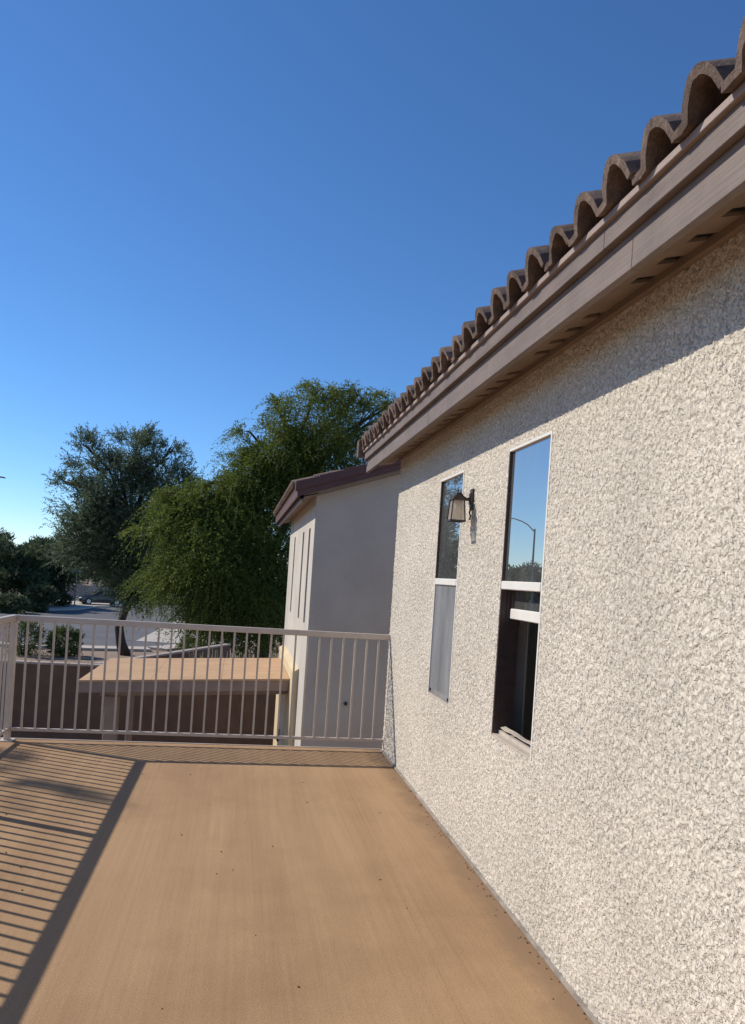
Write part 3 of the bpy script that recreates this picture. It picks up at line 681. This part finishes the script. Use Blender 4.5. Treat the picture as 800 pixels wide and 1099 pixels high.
def tree(name, label, base, trunk, lobes, seed, m, spray_len, leafw, droop, nl, group=None, up=0.2, trunk_r=0.2, limbs=True, clump=1.0, cat='tree', core=0.5, core_z=None):
    """lobes: (centre, radii, sprays)"""
    rng = np.random.default_rng(seed); rnd = random.Random(seed)
    e = empty(name, base, label, cat, group)
    tb = MB(); pts = [Vector(p) for p in trunk]; nT = len(pts)
    tb.tube(pts, [trunk_r * (1.25 if i == 0 else 1 - 0.55 * i / max(1, nT - 1)) for i in range(nT)], 10)
    Vs, Fs, Ts = [], [], []; off = 0
    for c, r, n in lobes:
        c = Vector(c)
        if limbs:
            s = pts[-1] if c.z > pts[-1].z else pts[max(0, nT - 2)]
            md = s.lerp(c, 0.5) + Vector((rnd.uniform(-.2, .2), rnd.uniform(-.2, .2), 0.15 * (c - s).length))
            tb.tube([s, md, c], [trunk_r * 0.42, trunk_r * 0.26, trunk_r * 0.13], 6)
            for _ in range(7):
                dd = Vector((rnd.gauss(0, 1), rnd.gauss(0, 1), rnd.gauss(0.3, 0.8))).normalized(); tip = c + Vector((dd.x * r[0], dd.y * r[1], dd.z * r[2])) * 0.85
                tb.tube([md.lerp(c, rnd.uniform(0.3, 1)), c.lerp(tip, 0.5) + Vector((0, 0, 0.1)), tip], [trunk_r * 0.12, trunk_r * 0.07, trunk_r * 0.03], 4, False)
        # clustered sprays: sub-clumps give light and dark masses with gaps
        nc = max(3, int(n / 26 * clump)); C, Dc = sample_lobe(rng, c, r, nc, 0.35)
        pick = rng.integers(0, nc, n); sp = min(r) * 0.20
        P = C[pick] + rng.standard_normal((n, 3)) * np.array([sp, sp, sp * 0.7])
        D = (P - np.array(c)) / np.array(r); D /= np.linalg.norm(D, axis=1, keepdims=True) + 1e-6
        D = D * 0.8 + rng.standard_normal((n, 3)) * 0.5; D[:, 2] += up; D /= np.linalg.norm(D, axis=1, keepdims=True)
        v, f, t = leaves(rng, P, D, rng.uniform(0.6, 1.25, n) * spray_len, leafw, droop, nl)
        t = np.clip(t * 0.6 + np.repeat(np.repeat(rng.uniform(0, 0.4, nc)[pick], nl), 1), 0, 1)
        Vs.append(v); Fs.append(f + off); Ts.append(t); off += len(v)
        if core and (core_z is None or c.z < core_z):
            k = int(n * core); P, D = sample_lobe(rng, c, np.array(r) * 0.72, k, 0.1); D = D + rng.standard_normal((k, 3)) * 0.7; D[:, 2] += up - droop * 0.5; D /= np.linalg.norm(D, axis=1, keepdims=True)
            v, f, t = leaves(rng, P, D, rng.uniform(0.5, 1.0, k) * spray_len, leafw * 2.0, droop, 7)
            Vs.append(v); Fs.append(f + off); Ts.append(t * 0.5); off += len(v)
    rel(e, tb.build('trunk', 'bark', e, True))
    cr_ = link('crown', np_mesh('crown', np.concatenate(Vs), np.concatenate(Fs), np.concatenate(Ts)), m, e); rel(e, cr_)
    return e
def plobes(lst, y, ps, mult=1.7):
    """(px, py, rx_px, ry_px, depth offset, depth radius factor, sprays)"""
    out = []
    for px, py, rx, ry, dy, df, n in lst:
        c = on_y(px, py, y + dy); s = (y + dy) / FPX; out.append(((c.x, c.y, c.z), (rx * s, max(rx, ry) * s * df, ry * s), int(n * mult)))
    return out
P_ = lambda px, py, y: tuple(on_y(px, py, y))
# leaning street tree
b0 = on_z(134, 703)
tree('acacia_tree', 'tall grey-green feathery tree with a leaning trunk beside the road', b0,
     [(b0.x + .03, b0.y, -0.1), P_(130, 690, 40.1), P_(128, 674, 40.1), P_(134, 656, 40.1), P_(144, 636, 40.1), P_(146, 600, 40), P_(140, 560, 40)],
     plobes([(98, 495, 20, 24, 0, 1, 170), (75, 520, 18, 11, 0, 1, 70), (122, 508, 18, 28, -.3, 1, 230), (150, 490, 20, 30, .3, 1, 330), (172, 510, 26, 30, 0, 1, 420), (190, 522, 14, 22, 0, 1, 130),
             (150, 545, 40, 38, 0, 1, 900), (105, 552, 34, 34, -.5, 1, 520), (80, 580, 22, 24, .4, 1, 150), (128, 590, 40, 38, 0, 1, 850), (160, 590, 32, 40, .3, 1, 620), (146, 625, 30, 26, 0, 1, 620), (150, 566, 36, 30, .3, 1, 500), (70, 518, 16, 5, 0, 1, 30), (92, 478, 12, 8, 0, 1, 35), (150, 470, 8, 10, 0, 1, 45), (186, 482, 8, 12, 0, 1, 45), (92, 598, 22, 16, 0, 1, 120)], 40, 1),
     3, 'leaf_acacia', 0.75, 0.036, 0.15, 15, up=0.55, trunk_r=0.26, core=0.4, core_z=7.2)
# big weeping tree by the wing
b1_ = Vector((1.0, 31.5, 0))
tree('mesquite_tree', 'broad weeping yellow-green tree rising behind the wing roof', b1_,
     [(1.0, 31.5, -0.1), (1.1, 31.5, 1.6), (0.8, 31.4, 3.2), (1.2, 31.4, 5.0), (1.9, 31.3, 7.2)],
     plobes([(350, 452, 62, 30, 0, .8, 900), (300, 482, 40, 28, -.3, .8, 450), (400, 452, 34, 28, .3, .8, 350), (285, 505, 34, 16, 0, .8, 220), (345, 500, 60, 38, 0, .8, 900), (225, 556, 50, 36, 0, .8, 900),
             (196, 548, 26, 26, .4, .8, 330), (262, 515, 30, 26, .2, .8, 330), (270, 545, 55, 45, .6, .8, 950), (192, 605, 25, 34, 0, .8, 380), (232, 612, 50, 46, -.5, .8, 1100), (282, 612, 42, 60, 0, .8, 1000), (262, 660, 50, 34, -.6, .8, 750), (225, 655, 26, 30, -.5, .8, 260), (310, 640, 30, 50, .6, .8, 500), (166, 572, 16, 9, 0, .8, 50), (186, 532, 18, 7, 0, .8, 50), (235, 522, 20, 7, 0, .8, 60), (272, 468, 20, 6, 0, .8, 45), (305, 440, 26, 7, 0, .8, 60), (340, 420, 22, 5, 0, .8, 45), (385, 424, 26, 6, 0, .8, 55), (160, 628, 12, 10, 0, .8, 40), (418, 436, 16, 7, 0, .8, 40)], 31, 1),
     8, 'leaf_mesquite', 0.95, 0.030, 0.75, 17, up=0.25, trunk_r=0.3, core=0.32, core_z=9.6)
# trees far along the road and across it
def far_tree(x, y, h, r, seed, label, m='leaf_dark', group='dark trees beyond the road'):
    rnd = random.Random(seed); lob = []
    for k in range(7):
        a = k * 2.4 + rnd.random(); rr = r * (0.25 + 0.45 * rnd.random()); zz = h * (0.38 + 0.42 * rnd.random())
        s = r * rnd.uniform(0.42, 0.62); lob.append(((x + rr * math.cos(a), y + rr * math.sin(a), zz), (s, s, s * 0.75), 190))
    lob.append(((x, y, h * 0.80), (r * 0.5, r * 0.5, h * 0.18), 200))
    return tree('broadleaf_tree', label, (x, y, 0), [(x, y, -0.1), (x + .1, y, h * 0.2), (x, y + .1, h * 0.42)], lob, seed, m, 0.8, 0.085, 0.25, 11, group, 0.2, 0.22)
MIR = 'dark bushy tree mirrored low in the open window'
for i, (px, y, h, r, lb) in enumerate([(4, 73, 6.0, 3.6, 'dark rounded tree above the wide low shrub across the road'), (40, 79, 6.2, 3.2, 'dark rounded tree rising behind the clipped hedge'),
        (72, 96, 7.4, 4.2, 'dark rounded tree behind the pale pier wall'), (104, 98, 7.6, 4.6, 'dark rounded tree behind the parked car'), (138, 104, 8.2, 5.0, 'dark rounded tree far behind the leaning trunk'),
        (176, 108, 7.8, 5.0, 'dark rounded tree at the far end of the road'), (212, 112, 8.0, 5.0, 'dark rounded tree seen past the edge of the weeping tree'), (-24, 80, 6.4, 4.0, MIR), (-60, 86, 7.5, 4.6, MIR), (-110, 84, 6.6, 4.2, MIR)]):
    g = on_y(px, 620, y); far_tree(g.x, y, h, r, 40 + i, lb, group='dark trees beyond the road')
# tall slim tree left of the balcony (its top shades the deck)
s0 = Vector((-1.65, 6.15, DECK)) + SUN_DIR * 15.5
tree('slender_tree', 'tall slim loose-topped tree left of the balcony', (s0.x - .3, s0.y, 0), [(s0.x - .3, s0.y, -0.1), (s0.x - .2, s0.y, 4), (s0.x, s0.y, 8), (s0.x, s0.y, s0.z - 1)],
     [((s0.x, s0.y, s0.z), (.55, .75, .30), 9), ((s0.x - .1, s0.y + .1, s0.z - 1.6), (.7, .7, .7), 60), ((s0.x - .1, s0.y + .1, s0.z - 3.2), (1.1, 1.1, 1.1), 300), ((s0.x, s0.y, s0.z - 4.8), (1.1, 1.1, 1.0), 300)], 77, 'leaf_acacia', 0.5, 0.05, 0.2, 10, trunk_r=0.16)

def bush(name, label, px, py, y, rx, ry, seed, m='leaf_bush', n=260, cat='shrub', leafw=0.04, L=0.35, flat=False, group=None):
    c = on_y(px, py, y); s = y / FPX; rx *= s; ry *= s; zc_ = max(c.z, ry * 0.9)
    rng = np.random.default_rng(seed); rnd = random.Random(seed); e = empty(name, (c.x, y, 0), label, cat, group)
    tb = MB()
    for k in range(5):
        a = k * 1.26; tb.tube([(c.x + .05 * math.cos(a), y + .05 * math.sin(a), -0.05), (c.x + rx * .3 * math.cos(a), y + rx * .3 * math.sin(a), zc_ * .6), (c.x + rx * .55 * math.cos(a), y + rx * .55 * math.sin(a), zc_ + ry * .2)], [.035, .025, .01], 5)
    rel(e, tb.build('stem', 'bark', e))
    P, D = sample_lobe(rng, (c.x, y, zc_), (rx * .85, rx * .85, ry * .85), n, 0.6)
    if flat: P[:, 2] = np.clip(P[:, 2], None, zc_ + ry * 0.55)
    P[:, 2] = np.maximum(P[:, 2], 0.05)
    D = D * 0.8 + rng.standard_normal(D.shape) * 0.4; D[:, 2] += 0.3; D /= np.linalg.norm(D, axis=1, keepdims=True)
    v, f, t = leaves(rng, P, D, rng.uniform(.6, 1.2, n) * L, leafw, 0.1, 12)
    v[:, 2] = np.maximum(v[:, 2], 0.01)
    rel(e, link('foliage', np_mesh('foliage', v, f, t), m, e)); return e
bush('round_shrub', 'rounded bright green shrub behind the brown garden wall', 69, 693, 38.6, 16, 15, 201, n=420)
bush('round_shrub', 'loose upright olive shrub at the end of the garden wall', 26, 688, 38.3, 13, 19, 202, n=300, L=0.6)
bush('clipped_hedge', 'dark flat-topped clipped hedge across the road', 46, 638, 69.5, 15, 9, 203, 'leaf_dark', 500, 'hedge', 0.07, 0.3, True)
bush('round_shrub', 'wide low dark shrub left of the clipped hedge across the road', 12, 650, 66, 17, 9, 204, 'leaf_dark', 420, leafw=0.07, L=0.4)
bush('round_shrub', 'small dark shrub under the clipped hedge', 40, 653, 68.6, 9, 4, 205, 'leaf_dark', 200, leafw=0.06, L=0.3)
bush('round_shrub', 'grey-green shrub in front of the pale wall', 66, 648, 80, 10, 6, 206, 'leaf_dark', 220, leafw=0.07, L=0.3)
bush('low_shrub', 'low green shrub on the bare ground beside the driveway', 205, 694, 43, 12, 6, 207, n=220)
# dry pale stalks
def stalks():
    c = on_y(243, 705, 22.5); rnd = random.Random(4); e = empty('dry_stalk_plant', (c.x, 22.5, 0), 'clump of dry pale stalks beyond the patio roof', 'plant')
    for k in range(26):
        x = c.x + rnd.uniform(-.75, .75); y = 22.5 + rnd.uniform(-.3, .3); lx = rnd.uniform(-.35, .1); h = rnd.uniform(1.8, 2.3)
        rel(e, MB().tube([(x, y, -0.02), (x + lx * .3, y, h * .55), (x + lx, y + rnd.uniform(-.1, .1), h)], [.022, .018, .008], 5).build('stalk', 'drystalk', e))
stalks()

# ================================================================== STREET FURNITURE AND CAR
lx, ly = -17.4, 53.0
lamp = empty('street_lamp', (lx, ly, 0), 'tall steel street lamp with a curved arm, mirrored in the open window', 'street lamp')
rel(lamp, MB().tube([(lx, ly, 0), (lx, ly, 8.75)], [.10, .055], 10).build('pole', 'steel', lamp))
rel(lamp, MB().tube([(lx, ly, 8.55), (lx + .5, ly, 8.98), (lx + 1.0, ly, 9.22), (lx + 1.6, ly, 9.36), (lx + 2.0, ly, 9.38)], [.045, .042, .04, .036, .034], 8).build('arm', 'steel', lamp))
rel(lamp, MB().hexa([(lx + 1.9, ly - .09, 9.34), (lx + 2.55, ly - .12, 9.30), (lx + 2.55, ly + .12, 9.30), (lx + 1.9, ly + .09, 9.34), (lx + 1.9, ly - .07, 9.44), (lx + 2.5, ly - .08, 9.38), (lx + 2.5, ly + .08, 9.38), (lx + 1.9, ly + .07, 9.44)]).bevel(0.015).build('lamp_head', 'steel', lamp))
rel(lamp, MB().box(lx - .2, lx + .2, ly - .2, ly + .2, 0, .12).build('base', 'concrete', lamp))
sg = on_z(80, 652); sp = empty('sign_post', (sg.x, sg.y, 0), 'slim dark post with a pale street-name blade across the road', 'sign post')
rel(sp, MB().tube([(sg.x, sg.y, 0), (sg.x, sg.y, 3.6)], .06, 8).build('pole', 'steel', sp))
rel(sp, MB().box(sg.x - .55, sg.x + .35, sg.y - .02, sg.y + .02, 3.35, 3.58).build('blade', 'signwhite', sp))
# pale wall with piers across the road
pw = empty('pier_wall', (-17.5, 91, 0), 'pale low block wall with capped piers behind the car', 'wall')
rel(pw, MB().box(-22.5, -14.2, 90.9, 91.1, 0, 1.75).build('wall_body', 'pale_wall', pw))
for x in (-20.6, -18.9, -17.2, -15.5, -14.0):
    rel(pw, MB().box(x - .25, x + .25, 90.75, 91.25, 0, 2.0).build('pier', 'pale_wall', pw)); rel(pw, MB().box(x - .32, x + .32, 90.68, 91.32, 2.0, 2.12).build('pier_cap', 'gcap', pw))

def car():
    c = on_z(110, 650.0); c = Vector((-13.6, 83.2, 0.135)); th = R_(205)
    e = empty('parked_car', c, 'dark parked car on the pale driveway across the road', 'car'); e.rotation_euler = (0, 0, th)
    # body by stations along the length: (x, half width at sill, half width at shoulder, z bottom, z shoulder, z top, half width top)
    st = [(2.25, .62, .66, .32, .58, .60, .50), (2.05, .80, .84, .22, .66, .72, .70), (1.2, .88, .90, .20, .78, .92, .78), (.75, .89, .91, .20, .86, 1.00, .76), (.05, .89, .91, .20, .88, 1.43, .60),
          (-.9, .89, .91, .20, .90, 1.50, .62), (-1.6, .88, .90, .22, .92, 1.42, .62), (-2.1, .82, .86, .26, .90, 1.05, .72), (-2.25, .70, .76, .36, .80, .88, .66)]
    bm = bmesh.new(); rings = []
    for x, a, b_, z0, zs_, zt_, ht in st:
        rings.append([bm.verts.new(p) for p in ((x, -a, z0), (x, -b_, (z0 + zs_) / 2), (x, -b_ * .98, zs_), (x, -ht, zt_ - .03), (x, -ht * .6, zt_), (x, ht * .6, zt_), (x, ht, zt_ - .03), (x, b_ * .98, zs_), (x, b_, (z0 + zs_) / 2), (x, a, z0))])
    for A, B in zip(rings, rings[1:]):
        for k in range(10): bm.faces.new((A[k], A[(k + 1) % 10], B[(k + 1) % 10], B[k]))
    bm.faces.new(rings[0]); bm.faces.new(rings[-1][::-1]); bmesh.ops.recalc_face_normals(bm, faces=bm.faces)
    me = bpy.data.meshes.new('body'); bm.to_mesh(me); bm.free(); link('body', me, 'carpaint', e)
    for s in (-1, 1):
        for x0, x1, h0, h1 in ((.55, .0, 1.0, 1.36), (-.06, -.92, 1.36, 1.43), (-.98, -1.6, 1.43, 1.36)):
            z0 = .93; w0, w1 = .915, .66
            pts = [(x0, s * .895, z0), (x1, s * .895, z0), (x1, s * (.895 - .48 * (h1 - z0)), h1), (x0 - (.25 if x0 > .3 else 0), s * (.895 - .48 * (h0 - z0)), h0 if x0 < .3 else 1.15)]
            MB().hexa([(p[0], p[1] - .008, p[2]) for p in pts] + [(p[0], p[1] + .012 * s + .008, p[2]) for p in pts]).build('side_window', 'glass', e)
        MB().hexa([(2.10, s * .5, .58), (2.24, s * .45, .58), (2.12, s * .80, .60), (1.95, s * .82, .60), (2.08, s * .5, .70), (2.18, s * .45, .68), (2.08, s * .80, .71), (1.93, s * .82, .72)]).build('headlight', 'signwhite', e)
        for x in (1.38, -1.38):
            w = MB().tube([(x, s * .70, .33), (x, s * .92, .33)], .33, 18).build('wheel', 'rubber', e)
            MB().tube([(x, s * .915, .33), (x, s * .935, .33)], .21, 12).build('rim', 'alloy', w)
    MB().hexa([(.82, -.70, 1.0), (.82, .70, 1.0), (.86, .70, 1.0), (.86, -.70, 1.0), (.10, -.56, 1.42), (.10, .56, 1.42), (.14, .56, 1.43), (.14, -.56, 1.43)]).build('windscreen', 'glass', e)
car()
